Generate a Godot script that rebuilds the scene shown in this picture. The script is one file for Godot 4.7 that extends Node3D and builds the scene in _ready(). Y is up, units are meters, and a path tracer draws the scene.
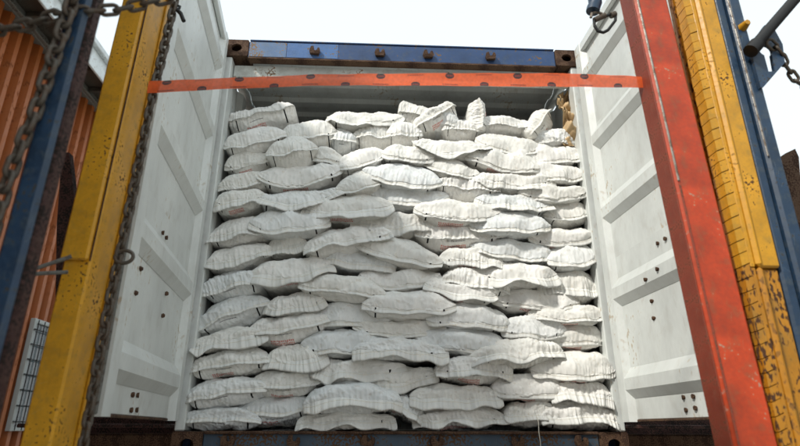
extends Node3D

const FLOOR_Y := -0.05
const GROUND_Y := -1.45
# last: whether a corner sticks up
# left x, y; middle x, y; right x, y; half height; front z; seam height; flap angle; flap length; ruffle; print; label
const SACKS := [
	[-1.167, 1.897, -0.973, 1.941, -0.746, 2.018, 0.08, -0.106, -0.029, 4, 0.026, 0.231, 2, "white woven sack with upturned corner, first from left door in top row", true],
	[-1.159, 1.692, -0.979, 1.726, -0.778, 1.783, 0.115, -0.034, -0.303, 48, 0.031, 0.224, 0, "white woven sack with puckered seam, first from left door in eleventh row up", false],
	[-0.812, 1.765, -0.639, 1.799, -0.451, 1.82, 0.121, -0.055, -0.263, 54, 0.025, 0.142, 0, "white woven sack with puckered seam, first from left door in twelfth row up", false],
	[-1.142, 1.546, -1.007, 1.578, -0.865, 1.618, 0.077, -0.056, -0.229, 72, 0.022, 0.203, 2, "white woven sack with puckered seam, first from left door in tenth row up", false],
	[-0.876, 1.608, -0.722, 1.634, -0.56, 1.659, 0.109, 0.016, -0.235, 42, 0.024, 0.158, 0, "white woven sack with puckered seam, second from left door in eleventh row up", false],
	[-1.163, 1.386, -1.013, 1.423, -0.849, 1.462, 0.078, -0.04, -0.266, 57, 0.029, 0.186, 2, "white woven sack with puckered seam, second from left door in ninth row up", false],
	[-0.908, 1.477, -0.652, 1.469, -0.411, 1.538, 0.092, -0.016, -0.639, 59, 0.021, 0.173, 2, "white woven sack with straight stitched lip, second from left door in tenth row up", false],
	[-1.163, 1.256, -1.022, 1.285, -0.861, 1.322, 0.075, -0.004, -0.151, 56, 0.056, 0.714, 2, "white woven sack with ruffled hanging mouth, first from left door in ninth row up", false],
	[-0.899, 1.324, -0.658, 1.282, -0.417, 1.382, 0.082, -0.01, -0.199, 49, 0.065, 0.428, 1, "white woven sack with ruffled hanging mouth, third from left door in ninth row up", false],
	[-1.185, 1.038, -1.001, 1.092, -0.795, 1.135, 0.082, -0.026, -0.207, 52, 0.053, 0.472, 0, "white woven sack with ruffled hanging mouth, first from left door in seventh row up", false],
	[-0.923, 1.138, -0.692, 1.143, -0.46, 1.16, 0.095, 0.026, -0.623, 58, 0.03, 0.132, 1, "white woven sack with straight stitched lip, first from left door in eighth row up", false],
	[-1.175, 0.881, -0.995, 0.933, -0.806, 0.986, 0.07, -0.02, -0.172, 61, 0.053, 0.62, 0, "white woven sack with ruffled hanging mouth, first from left door in sixth row up", false],
	[-0.831, 0.997, -0.718, 1.012, -0.606, 1.052, 0.063, -0.056, -0.253, 46, 0.063, 0.461, 0, "white woven sack with ruffled hanging mouth, second from left door in seventh row up", false],
	[-1.172, 0.709, -1.008, 0.758, -0.833, 0.79, 0.082, -0.004, -0.095, 56, 0.028, 0.146, 1, "white woven sack with puckered seam, first from left door in fifth row up", false],
	[-0.899, 0.825, -0.668, 0.834, -0.431, 0.892, 0.087, 0, -0.257, 65, 0.064, 0.461, 2, "white woven sack with ruffled hanging mouth, second from left door in sixth row up", false],
	[-1.196, 0.489, -1.006, 0.588, -0.791, 0.66, 0.088, -0.026, -0.024, 40, 0.025, 0.143, 1, "white woven sack with puckered seam, first from left door in fourth row up", false],
	[-1.179, 0.393, -0.998, 0.439, -0.785, 0.48, 0.06, -0.014, -0.167, 41, 0.064, 0.708, 0, "white woven sack with ruffled hanging mouth, first from left door in third row up", false],
	[-0.799, 0.635, -0.634, 0.637, -0.476, 0.686, 0.078, -0.02, -0.109, 68, 0.05, 0.466, 0, "white woven sack with ruffled hanging mouth, second from left door in fifth row up", false],
	[-0.878, 0.498, -0.67, 0.5, -0.442, 0.571, 0.087, -0.026, 0.033, 48, 0.031, 0.201, 2, "white woven sack with puckered seam, second from left door in fourth row up", false],
	[-1.181, 0.263, -0.981, 0.307, -0.759, 0.33, 0.074, -0.004, 0.065, 43, 0.024, 0.178, 2, "white woven sack with puckered seam, second from left door in third row up", false],
	[-0.758, 0.348, -0.608, 0.344, -0.449, 0.378, 0.07, -0.02, -0.252, 51, 0.069, 0.483, 0, "white woven sack with ruffled hanging mouth, third from left door in third row up", false],
	[-0.845, 0.208, -0.648, 0.199, -0.454, 0.242, 0.076, -0.026, -0.061, 50, 0.026, 0.225, 2, "white woven sack with puckered seam, second from left door in second row up", false],
	[-1.179, 0.116, -0.982, 0.148, -0.761, 0.18, 0.074, 0.006, 0.134, 55, 0.026, 0.147, 1, "white woven sack with puckered seam, first from left door in second row up", false],
	[-1.188, 0.006, -0.984, 0.016, -0.777, 0.002, 0.062, -0.02, 0.123, 35, 0.023, 0.216, 1, "white woven sack with puckered seam, first from left door in bottom row", false],
	[-0.916, 0.069, -0.687, 0.054, -0.504, 0.091, 0.079, -0.066, 0.023, 35, 0.028, 0.191, 3, "white woven sack with puckered seam, second from left door in bottom row", false],
	[-0.592, 0.974, -0.353, 1.035, -0.085, 1.084, 0.087, 0.026, -0.205, 49, 0.051, 0.684, 0, "white woven sack with ruffled hanging mouth, third from left door in seventh row up", false],
	[-0.282, 1.023, -0.024, 0.97, 0.227, 0.906, 0.093, 0.01, -0.428, 57, 0.03, 0.128, 0, "white woven sack with straight stitched lip, fourth from left door in seventh row up", false],
	[-0.55, 0.957, -0.31, 0.93, -0.052, 0.884, 0.074, -0.036, -0.235, 54, 0.054, 0.527, 1, "white woven sack with ruffled hanging mouth, third from left door in sixth row up", false],
	[-0.608, 0.762, -0.371, 0.747, -0.105, 0.704, 0.082, 0.026, -0.386, 59, 0.02, 0.105, 0, "white woven sack with straight stitched lip, third from left door in fifth row up", false],
	[-0.253, 0.833, -0.034, 0.794, 0.21, 0.84, 0.072, -0.02, -0.468, 68, 0.024, 0.106, 0, "white woven sack with straight stitched lip, fourth from left door in sixth row up", false],
	[-0.528, 0.572, -0.311, 0.592, -0.067, 0.571, 0.075, -0.036, -0.561, 72, 0.026, 0.179, 1, "white woven sack with straight stitched lip, third from left door in fourth row up", false],
	[-0.23, 0.642, 0.021, 0.639, 0.292, 0.642, 0.091, 0.036, -0.339, 64, 0.029, 0.152, 0, "white woven sack with straight stitched lip, fourth from left door in fifth row up", false],
	[-0.28, 0.531, -0.022, 0.5, 0.232, 0.536, 0.059, -0.02, -0.439, 47, 0.022, 0.167, 0, "white woven sack with straight stitched lip, fourth from left door in fourth row up", false],
	[-0.574, 0.421, -0.333, 0.428, -0.073, 0.453, 0.08, -0.016, -0.469, 64, 0.028, 0.144, 1, "white woven sack with straight stitched lip, fourth from left door in third row up", false],
	[-0.279, 0.379, -0.024, 0.392, 0.245, 0.366, 0.057, 0.026, -0.141, 59, 0.064, 0.457, 1, "white woven sack with ruffled hanging mouth, fifth from left door in third row up", false],
	[-0.489, 0.28, -0.3, 0.265, 0.002, 0.3, 0.072, -0.03, 0.004, 42, 0.069, 0.735, 0, "white woven sack with ruffled hanging mouth, third from left door in second row up", false],
	[-0.326, 0.207, -0.065, 0.224, 0.182, 0.269, 0.061, -0.036, -0.265, 66, 0.053, 0.737, 0, "white woven sack with ruffled hanging mouth, fourth from left door in second row up", false],
	[-0.535, 0.086, -0.282, 0.123, -0.019, 0.098, 0.083, 0.046, -0.004, 60, 0.059, 0.539, 1, "white woven sack with ruffled hanging mouth, fourth from left door in bottom row", false],
	[-0.568, -0.003, -0.317, 0.003, -0.054, 0.013, 0.047, -0.01, 0.028, 35, 0.05, 0.719, 0, "white woven sack with ruffled hanging mouth, third from left door in bottom row", false],
	[-0.092, 0.102, 0.002, 0.081, 0.111, 0.014, 0.064, -0.036, -0.077, 47, 0.058, 0.658, 3, "white woven sack with ruffled hanging mouth, fifth from left door in bottom row", false],
	[-0.503, 1.936, -0.276, 1.912, -0.008, 1.959, 0.076, -0.074, -0.375, 46, 0.051, 0.73, 0, "white woven sack with ruffled hanging mouth, third from left door in twelfth row up", false],
	[-0.476, 1.775, -0.397, 1.77, -0.312, 1.765, 0.096, -0.07, -0.126, 44, 0.031, 0.221, 1, "white woven sack with puckered seam, second from left door in twelfth row up", false],
	[-0.339, 1.79, -0.187, 1.802, -0.035, 1.821, 0.089, -0.076, -0.056, 49, 0.023, 0.21, 0, "white woven sack with puckered seam, fourth from left door in twelfth row up", false],
	[-0.108, 1.814, 0.004, 1.817, 0.124, 1.828, 0.096, -0.054, -0.185, 68, 0.028, 0.138, 0, "white woven sack with puckered seam, fifth from left door in twelfth row up", false],
	[-0.583, 1.638, -0.493, 1.626, -0.395, 1.593, 0.057, -0.04, -0.683, 71, 0.029, 0.11, 0, "white woven sack with straight stitched lip, third from left door in eleventh row up", false],
	[-0.412, 1.543, -0.273, 1.596, -0.12, 1.651, 0.085, -0.026, -0.493, 47, 0.025, 0.118, 0, "white woven sack with straight stitched lip, third from left door in tenth row up", false],
	[-0.133, 1.639, 0.027, 1.636, 0.194, 1.626, 0.074, -0.004, -0.607, 67, 0.029, 0.12, 0, "white woven sack with straight stitched lip, fourth from left door in eleventh row up", false],
	[-0.252, 1.508, -0.012, 1.472, 0.234, 1.443, 0.096, 0.01, -0.655, 63, 0.029, 0.131, 1, "white woven sack with straight stitched lip, fourth from left door in tenth row up", false],
	[-0.027, 2.009, 0.082, 1.989, 0.211, 1.938, 0.105, -0.106, 0.025, 28, 0.027, 0.326, 0, "white woven sack with upturned corner, second from left door in top row", true],
	[0.086, 1.877, 0.222, 1.958, 0.347, 2.04, 0.073, -0.074, 0.091, 37, 0.027, 0.224, 2, "white woven sack with upturned corner, third from left door in top row", true],
	[0.162, 1.932, 0.27, 1.943, 0.385, 1.915, 0.077, -0.085, -0.294, 69, 0.024, 0.139, 1, "white woven sack with puckered seam, fourth from left door in top row", false],
	[0.269, 1.877, 0.398, 1.881, 0.534, 1.877, 0.068, -0.091, -0.08, 41, 0.032, 0.121, 0, "white woven sack with puckered seam, sixth from left door in twelfth row up", false],
	[0.51, 1.859, 0.516, 1.983, 0.507, 2.085, 0.066, -0.074, -0.098, 12, 0.028, 0.297, 2, "white woven sack with upturned corner, fifth from left door in top row", true],
	[0.502, 1.914, 0.694, 1.927, 0.892, 1.91, 0.081, -0.09, -0.197, 33, 0.024, 0.23, 0, "white woven sack with puckered seam, seventh from left door in twelfth row up", false],
	[0.498, 1.798, 0.71, 1.751, 0.924, 1.742, 0.082, -0.061, -0.662, 50, 0.029, 0.08, 0, "white woven sack with straight stitched lip, seventh from left door in eleventh row up", false],
	[0.853, 1.823, 0.93, 1.917, 0.994, 2.021, 0.081, -0.074, 0.083, 12, 0.034, 0.293, 2, "white woven sack with upturned corner, eighth from left door in twelfth row up", true],
	[0.897, 1.791, 1.042, 1.818, 1.182, 1.784, 0.072, -0.07, -0.24, 69, 0.03, 0.2, 1, "white woven sack with puckered seam, ninth from left door in twelfth row up", false],
	[0.73, 1.674, 0.971, 1.681, 1.199, 1.679, 0.084, -0.056, -0.612, 52, 0.026, 0.179, 0, "white woven sack with straight stitched lip, eighth from left door in eleventh row up", false],
	[0.075, 1.741, 0.291, 1.688, 0.562, 1.725, 0.076, -0.034, -0.421, 42, 0.053, 0.674, 0, "white woven sack with ruffled hanging mouth, fifth from left door in eleventh row up", false],
	[0.418, 1.647, 0.658, 1.61, 0.897, 1.573, 0.089, -0.02, -0.63, 73, 0.022, 0.159, 2, "white woven sack with straight stitched lip, sixth from left door in eleventh row up", false],
	[0.145, 1.6, 0.324, 1.54, 0.491, 1.516, 0.081, -0.026, -0.472, 47, 0.026, 0.17, 0, "white woven sack with straight stitched lip, fifth from left door in tenth row up", false],
	[0.211, 1.433, 0.389, 1.423, 0.611, 1.401, 0.086, -0.014, -0.096, 44, 0.025, 0.123, 0, "white woven sack with puckered seam, sixth from left door in ninth row up", false],
	[0.469, 1.491, 0.712, 1.455, 0.967, 1.482, 0.08, -0.02, -0.275, 62, 0.052, 0.494, 0, "white woven sack with ruffled hanging mouth, sixth from left door in tenth row up", false],
	[0.755, 1.541, 0.991, 1.54, 1.195, 1.538, 0.078, -0.036, -0.653, 62, 0.025, 0.137, 0, "white woven sack with straight stitched lip, seventh from left door in tenth row up", false],
	[0.741, 1.385, 0.964, 1.37, 1.174, 1.402, 0.068, -0.004, -0.481, 74, 0.021, 0.145, 0, "white woven sack with straight stitched lip, eighth from left door in ninth row up", false],
	[0.46, 1.327, 0.698, 1.298, 0.934, 1.303, 0.081, -0.01, -0.227, 64, 0.056, 0.721, 1, "white woven sack with ruffled hanging mouth, seventh from left door in ninth row up", false],
	[0.898, 1.245, 1.053, 1.262, 1.204, 1.285, 0.091, -0.036, -0.437, 52, 0.025, 0.102, 0, "white woven sack with straight stitched lip, sixth from left door in eighth row up", false],
	[0.41, 1.149, 0.651, 1.16, 0.905, 1.152, 0.084, 0.016, -0.587, 54, 0.026, 0.18, 1, "white woven sack with straight stitched lip, fifth from left door in eighth row up", false],
	[0.792, 1.097, 0.997, 1.081, 1.203, 1.118, 0.075, -0.02, -0.509, 74, 0.023, 0.124, 2, "white woven sack with straight stitched lip, seventh from left door in seventh row up", false],
	[0.424, 1.028, 0.681, 1, 0.927, 0.979, 0.079, -0.026, -0.622, 50, 0.025, 0.149, 1, "white woven sack with straight stitched lip, sixth from left door in seventh row up", false],
	[0.879, 0.939, 1.04, 0.955, 1.19, 0.963, 0.085, -0.004, -0.466, 55, 0.03, 0.142, 1, "white woven sack with straight stitched lip, eighth from left door in seventh row up", false],
	[0.436, 0.85, 0.693, 0.829, 0.918, 0.845, 0.088, 0, -0.307, 42, 0.069, 0.745, 0, "white woven sack with ruffled hanging mouth, sixth from left door in sixth row up", false],
	[0.812, 0.773, 1.026, 0.782, 1.213, 0.76, 0.107, -0.036, -0.167, 49, 0.052, 0.453, 0, "white woven sack with ruffled hanging mouth, eighth from left door in fifth row up", false],
	[0.232, 0.806, 0.421, 0.784, 0.627, 0.738, 0.087, -0.004, -0.036, 51, 0.028, 0.129, 0, "white woven sack with puckered seam, sixth from left door in fifth row up", false],
	[0.136, 0.779, 0.33, 0.733, 0.541, 0.706, 0.065, 0, -0.321, 43, 0.051, 0.509, 2, "white woven sack with ruffled hanging mouth, fifth from left door in fifth row up", false],
	[-0.224, 1.391, 0.009, 1.342, 0.281, 1.355, 0.084, -0.036, -0.498, 61, 0.03, 0.106, 1, "white woven sack with straight stitched lip, fifth from left door in ninth row up", false],
	[-0.422, 1.375, -0.274, 1.419, -0.119, 1.464, 0.088, 0.006, -0.546, 49, 0.021, 0.083, 0, "white woven sack with straight stitched lip, fourth from left door in ninth row up", false],
	[-0.61, 1.242, -0.361, 1.247, -0.08, 1.273, 0.091, 0.01, -0.381, 48, 0.068, 0.607, 2, "white woven sack with ruffled hanging mouth, second from left door in eighth row up", false],
	[-0.312, 1.181, -0.059, 1.159, 0.189, 1.19, 0.084, -0.036, -0.128, 61, 0.065, 0.612, 0, "white woven sack with ruffled hanging mouth, third from left door in eighth row up", false],
	[0.073, 1.243, 0.325, 1.222, 0.592, 1.234, 0.088, 0.026, -0.433, 66, 0.026, 0.149, 2, "white woven sack with straight stitched lip, fourth from left door in eighth row up", false],
	[0.081, 1.104, 0.345, 1.089, 0.612, 1.107, 0.083, -0.02, -0.212, 48, 0.024, 0.159, 2, "white woven sack with puckered seam, fifth from left door in seventh row up", false],
	[0.218, 0.926, 0.412, 0.942, 0.605, 0.907, 0.075, -0.016, -0.215, 51, 0.053, 0.706, 2, "white woven sack with ruffled hanging mouth, fifth from left door in sixth row up", false],
	[0.137, 0.563, 0.38, 0.583, 0.609, 0.54, 0.088, 0.016, -0.475, 65, 0.029, 0.113, 1, "white woven sack with straight stitched lip, fifth from left door in fourth row up", false],
	[0.074, 0.458, 0.336, 0.437, 0.599, 0.423, 0.072, 0, -0.539, 74, 0.023, 0.148, 1, "white woven sack with straight stitched lip, sixth from left door in third row up", false],
	[0.54, 0.7, 0.809, 0.691, 1.048, 0.682, 0.077, -0.026, -0.51, 68, 0.021, 0.092, 2, "white woven sack with straight stitched lip, seventh from left door in fifth row up", false],
	[0.748, 0.609, 0.983, 0.594, 1.193, 0.608, 0.064, -0.004, -0.422, 45, 0.022, 0.081, 2, "white woven sack with straight stitched lip, seventh from left door in fourth row up", false],
	[0.57, 0.513, 0.757, 0.521, 0.949, 0.511, 0.077, 0, -0.519, 69, 0.03, 0.151, 1, "white woven sack with straight stitched lip, sixth from left door in fourth row up", false],
	[0.809, 0.464, 1.017, 0.477, 1.198, 0.462, 0.075, -0.036, -0.329, 73, 0.024, 0.165, 2, "white woven sack with straight stitched lip, eighth from left door in fourth row up", false],
	[0.379, 0.351, 0.663, 0.37, 0.898, 0.382, 0.087, 0.026, -0.046, 57, 0.052, 0.598, 0, "white woven sack with ruffled hanging mouth, seventh from left door in third row up", false],
	[0.726, 0.283, 0.988, 0.301, 1.227, 0.286, 0.095, 0.02, -0.461, 64, 0.029, 0.14, 2, "white woven sack with straight stitched lip, eighth from left door in third row up", false],
	[0.506, 0.182, 0.702, 0.183, 0.911, 0.189, 0.079, -0.006, -0.514, 63, 0.023, 0.166, 2, "white woven sack with straight stitched lip, sixth from left door in second row up", false],
	[0.823, 0.157, 1.015, 0.163, 1.171, 0.137, 0.056, -0.004, -0.072, 49, 0.068, 0.6, 0, "white woven sack with ruffled hanging mouth, seventh from left door in second row up", false],
	[0.561, 0.046, 0.694, 0.041, 0.848, 0.073, 0.064, -0.02, -0.013, 35, 0.05, 0.476, 0, "white woven sack with ruffled hanging mouth, eighth from left door in bottom row", false],
	[0.758, 0.025, 0.981, 0.036, 1.195, 0.011, 0.072, 0.004, -0.057, 35, 0.05, 0.561, 0, "white woven sack with ruffled hanging mouth, ninth from left door in bottom row", false],
	[0.183, 0.276, 0.396, 0.282, 0.61, 0.273, 0.08, 0.006, -0.007, 45, 0.051, 0.558, 2, "white woven sack with ruffled hanging mouth, fifth from left door in second row up", false],
	[0.044, 0.138, 0.298, 0.128, 0.537, 0.135, 0.075, -0.01, -0.053, 41, 0.064, 0.485, 2, "white woven sack with ruffled hanging mouth, sixth from left door in bottom row", false],
	[0.055, 0.009, 0.306, 0.019, 0.565, 0.025, 0.058, -0.016, 0.02, 35, 0.05, 0.741, 2, "white woven sack with ruffled hanging mouth, seventh from left door in bottom row", false],
]

var taken := {}
var M := {}
var wob := FastNoiseLite.new()
var link_mesh: Mesh
var bolt_mesh: Mesh

# ---------------------------------------------------------------- helpers
func numbered(parent: Node, called: String) -> String:
	var key := str(parent.get_instance_id()) + called
	var n: int = taken.get(key, 0)
	taken[key] = n + 1
	return called if n == 0 else "%s_%03d" % [called, n]

func thing(called: String, label: String, category: String, at := Vector3.ZERO, group := "") -> Node3D:
	var o := Node3D.new()
	o.name = numbered(self, called)
	add_child(o)
	o.position = at
	o.set_meta("label", label)
	o.set_meta("category", category)
	if group != "":
		o.set_meta("group", group)
	return o

func part(called: String, mesh: Mesh, m: Material, parent: Node, at := Vector3.ZERO, turn := Vector3.ZERO) -> MeshInstance3D:
	var o := MeshInstance3D.new()
	o.mesh = mesh
	o.material_override = m
	o.name = numbered(parent, called)
	parent.add_child(o)
	o.position = at
	o.rotation = turn
	o.cast_shadow = GeometryInstance3D.SHADOW_CASTING_SETTING_ON
	return o

func structure(called: String, mesh: Mesh, m: Material, at := Vector3.ZERO) -> MeshInstance3D:
	var o := part(called, mesh, m, self, at)
	o.set_meta("kind", "structure")
	return o

func tri(st: SurfaceTool, a: Vector3, b: Vector3, c: Vector3, out: Vector3) -> void:
	# front faces run clockwise
	var n := (b - a).cross(c - a)
	if n.dot(out) > 0.0:
		st.add_vertex(a); st.add_vertex(c); st.add_vertex(b)
	else:
		st.add_vertex(a); st.add_vertex(b); st.add_vertex(c)

func quad(st: SurfaceTool, a: Vector3, b: Vector3, c: Vector3, d: Vector3, out: Vector3) -> void:
	tri(st, a, b, c, out)
	tri(st, a, c, d, out)

func st_new() -> SurfaceTool:
	var st := SurfaceTool.new()
	st.begin(Mesh.PRIMITIVE_TRIANGLES)
	st.set_smooth_group(-1)
	return st

func st_done(st: SurfaceTool) -> ArrayMesh:
	st.generate_normals()
	return st.commit()

# a box with chamfered edges, centred on c
func add_box(st: SurfaceTool, c: Vector3, size: Vector3, b := 0.004) -> void:
	var h := size / 2.0
	b = minf(b, minf(h.x, minf(h.y, h.z)) * 0.9)
	var i := h - Vector3(b, b, b)
	for s in [-1.0, 1.0]:
		quad(st, c + Vector3(s * h.x, -i.y, -i.z), c + Vector3(s * h.x, i.y, -i.z), c + Vector3(s * h.x, i.y, i.z), c + Vector3(s * h.x, -i.y, i.z), Vector3(s, 0, 0))
		quad(st, c + Vector3(-i.x, s * h.y, -i.z), c + Vector3(i.x, s * h.y, -i.z), c + Vector3(i.x, s * h.y, i.z), c + Vector3(-i.x, s * h.y, i.z), Vector3(0, s, 0))
		quad(st, c + Vector3(-i.x, -i.y, s * h.z), c + Vector3(i.x, -i.y, s * h.z), c + Vector3(i.x, i.y, s * h.z), c + Vector3(-i.x, i.y, s * h.z), Vector3(0, 0, s))
		for t in [-1.0, 1.0]:
			quad(st, c + Vector3(s * h.x, t * i.y, -i.z), c + Vector3(s * i.x, t * h.y, -i.z), c + Vector3(s * i.x, t * h.y, i.z), c + Vector3(s * h.x, t * i.y, i.z), Vector3(s, t, 0))
			quad(st, c + Vector3(s * h.x, -i.y, t * i.z), c + Vector3(s * i.x, -i.y, t * h.z), c + Vector3(s * i.x, i.y, t * h.z), c + Vector3(s * h.x, i.y, t * i.z), Vector3(s, 0, t))
			quad(st, c + Vector3(-i.x, s * h.y, t * i.z), c + Vector3(-i.x, s * i.y, t * h.z), c + Vector3(i.x, s * i.y, t * h.z), c + Vector3(i.x, s * h.y, t * i.z), Vector3(0, s, t))
			for u in [-1.0, 1.0]:
				tri(st, c + Vector3(s * h.x, t * i.y, u * i.z), c + Vector3(s * i.x, t * h.y, u * i.z), c + Vector3(s * i.x, t * i.y, u * h.z), Vector3(s, t, u))

func box(size: Vector3, b := 0.004) -> ArrayMesh:
	var st := st_new()
	add_box(st, Vector3.ZERO, size, b)
	return st_done(st)

func span(a: Vector3, b: Vector3, ch := 0.004) -> Array:
	# mesh and centre of a box from corner a to corner b
	var size := (b - a).abs()
	return [box(size, ch), (a + b) / 2.0]

func sp(called: String, a: Vector3, b: Vector3, m: Material, parent: Node, ch := 0.004) -> MeshInstance3D:
	var r := span(a, b, ch)
	return part(called, r[0], m, parent, r[1])

# a tube along points
func tube(pts: Array, radius: float, sides := 8, closed := false) -> ArrayMesh:
	var n := pts.size()
	var ps := PackedVector3Array()
	var ns := PackedVector3Array()
	var ix := PackedInt32Array()
	var side := Vector3.ZERO
	for i in n:
		var a: Vector3 = pts[(i - 1 + n) % n] if (closed or i > 0) else pts[i]
		var b: Vector3 = pts[(i + 1) % n] if (closed or i < n - 1) else pts[i]
		var t := (b - a).normalized()
		if side == Vector3.ZERO:
			side = t.cross(Vector3(0.31, 0.87, 0.38)).normalized()
		side = (side - t * side.dot(t)).normalized()
		var up := t.cross(side)
		for k in sides:
			var an := TAU * k / sides
			var d := side * cos(an) + up * sin(an)
			ps.append(pts[i] + d * radius)
			ns.append(d)
	var rings := n if closed else n - 1
	for i in rings:
		var i2 := (i + 1) % n
		for k in sides:
			var k2 := (k + 1) % sides
			ix.append_array([i * sides + k, i2 * sides + k, i2 * sides + k2, i * sides + k, i2 * sides + k2, i * sides + k2])
	if not closed:
		for e in [0, n - 1]:
			var c := ps.size()
			ps.append(pts[e])
			var out: Vector3 = (pts[0] - pts[1]).normalized() if e == 0 else (pts[n - 1] - pts[n - 2]).normalized()
			ns.append(out)
			for k in sides:
				ps.append(ps[e * sides + k])
				ns.append(out)
			for k in sides:
				if e == 0:
					ix.append_array([c, c + 1 + k, c + 1 + (k + 1) % sides])
				else:
					ix.append_array([c, c + 1 + (k + 1) % sides, c + 1 + k])
	var arr := []
	arr.resize(Mesh.ARRAY_MAX)
	arr[Mesh.ARRAY_VERTEX] = ps
	arr[Mesh.ARRAY_NORMAL] = ns
	arr[Mesh.ARRAY_INDEX] = ix
	var me := ArrayMesh.new()
	me.add_surface_from_arrays(Mesh.PRIMITIVE_TRIANGLES, arr)
	return me

# a flat outline (x, y), given a thickness along z
func plate(outline: Array, thick: float, hole := []) -> ArrayMesh:
	var st := st_new()
	var poly := PackedVector2Array(outline)
	var loops := [poly]
	var flat := poly
	if hole.size() > 0:
		var h := PackedVector2Array(hole)
		loops.append(h)
		# joins the hole to the outline by its nearest corner
		var bi := 0
		var bj := 0
		var bd := 1e9
		for i in poly.size():
			for j in h.size():
				var d := poly[i].distance_to(h[j])
				if d < bd:
					bd = d; bi = i; bj = j
		var w := PackedVector2Array()
		for i in range(0, bi + 1):
			w.append(poly[i])
		var same := Geometry2D.is_polygon_clockwise(poly) == Geometry2D.is_polygon_clockwise(h)
		for j in h.size() + 1:
			w.append(h[(bj - j + h.size() * 2) % h.size()] if same else h[(bj + j) % h.size()])
		for i in range(bi, poly.size()):
			w.append(poly[i])
		flat = w
	var ids := Geometry2D.triangulate_polygon(flat)
	for s in [-0.5, 0.5]:
		for k in range(0, ids.size(), 3):
			var a := flat[ids[k]]
			var b := flat[ids[k + 1]]
			var c := flat[ids[k + 2]]
			tri(st, Vector3(a.x, a.y, s * thick), Vector3(b.x, b.y, s * thick), Vector3(c.x, c.y, s * thick), Vector3(0, 0, s))
	for li in loops.size():
		var l: PackedVector2Array = loops[li]
		var cw := Geometry2D.is_polygon_clockwise(l)
		for k in l.size():
			var a := l[k]
			var b := l[(k + 1) % l.size()]
			var o := Vector2(b.y - a.y, a.x - b.x)
			if cw:
				o = -o
			if li == 1:
				o = -o
			quad(st, Vector3(a.x, a.y, -thick / 2), Vector3(b.x, b.y, -thick / 2), Vector3(b.x, b.y, thick / 2), Vector3(a.x, a.y, thick / 2), Vector3(o.x, o.y, 0))
	return st_done(st)

# a sheet with trapezoid ribs: runs along x, stands along y, ribs rise along z
func ribbed(width: float, height: float, pitch: float, depth: float, thick := 0.003) -> ArrayMesh:
	var st := st_new()
	var prof := [Vector2(0, 0)]
	var x := 0.0
	while x < width - 1e-4:
		for q in [[0.28, 0.0], [0.44, 1.0], [0.78, 1.0], [0.94, 0.0], [1.0, 0.0]]:
			prof.append(Vector2(x + q[0] * pitch, q[1] * depth))
		x += pitch
	for k in prof.size() - 1:
		var a: Vector2 = prof[k]
		var b: Vector2 = prof[k + 1]
		var o := Vector3(-(b.y - a.y), 0, b.x - a.x)
		for s in [0.0, -thick]:
			var f := o if s == 0.0 else -o
			quad(st, Vector3(a.x, 0, a.y + s), Vector3(b.x, 0, b.y + s), Vector3(b.x, height, b.y + s), Vector3(a.x, height, a.y + s), f)
		for yy in [0.0, height]:
			quad(st, Vector3(a.x, yy, a.y), Vector3(b.x, yy, b.y), Vector3(b.x, yy, b.y - thick), Vector3(a.x, yy, a.y - thick), Vector3(0, 1 if yy > 0 else -1, 0))
	return st_done(st)

# ---------------------------------------------------------------- materials
func noise(sd: int, freq: float, oct := 4) -> FastNoiseLite:
	var n := FastNoiseLite.new()
	n.seed = sd
	n.noise_type = FastNoiseLite.TYPE_SIMPLEX_SMOOTH
	n.frequency = freq
	n.fractal_type = FastNoiseLite.FRACTAL_FBM
	n.fractal_octaves = oct
	return n

func smooth(a: float, b: float, v: float) -> float:
	var t := clampf((v - a) / (b - a), 0.0, 1.0)
	return t * t * (3.0 - 2.0 * t)

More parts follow.
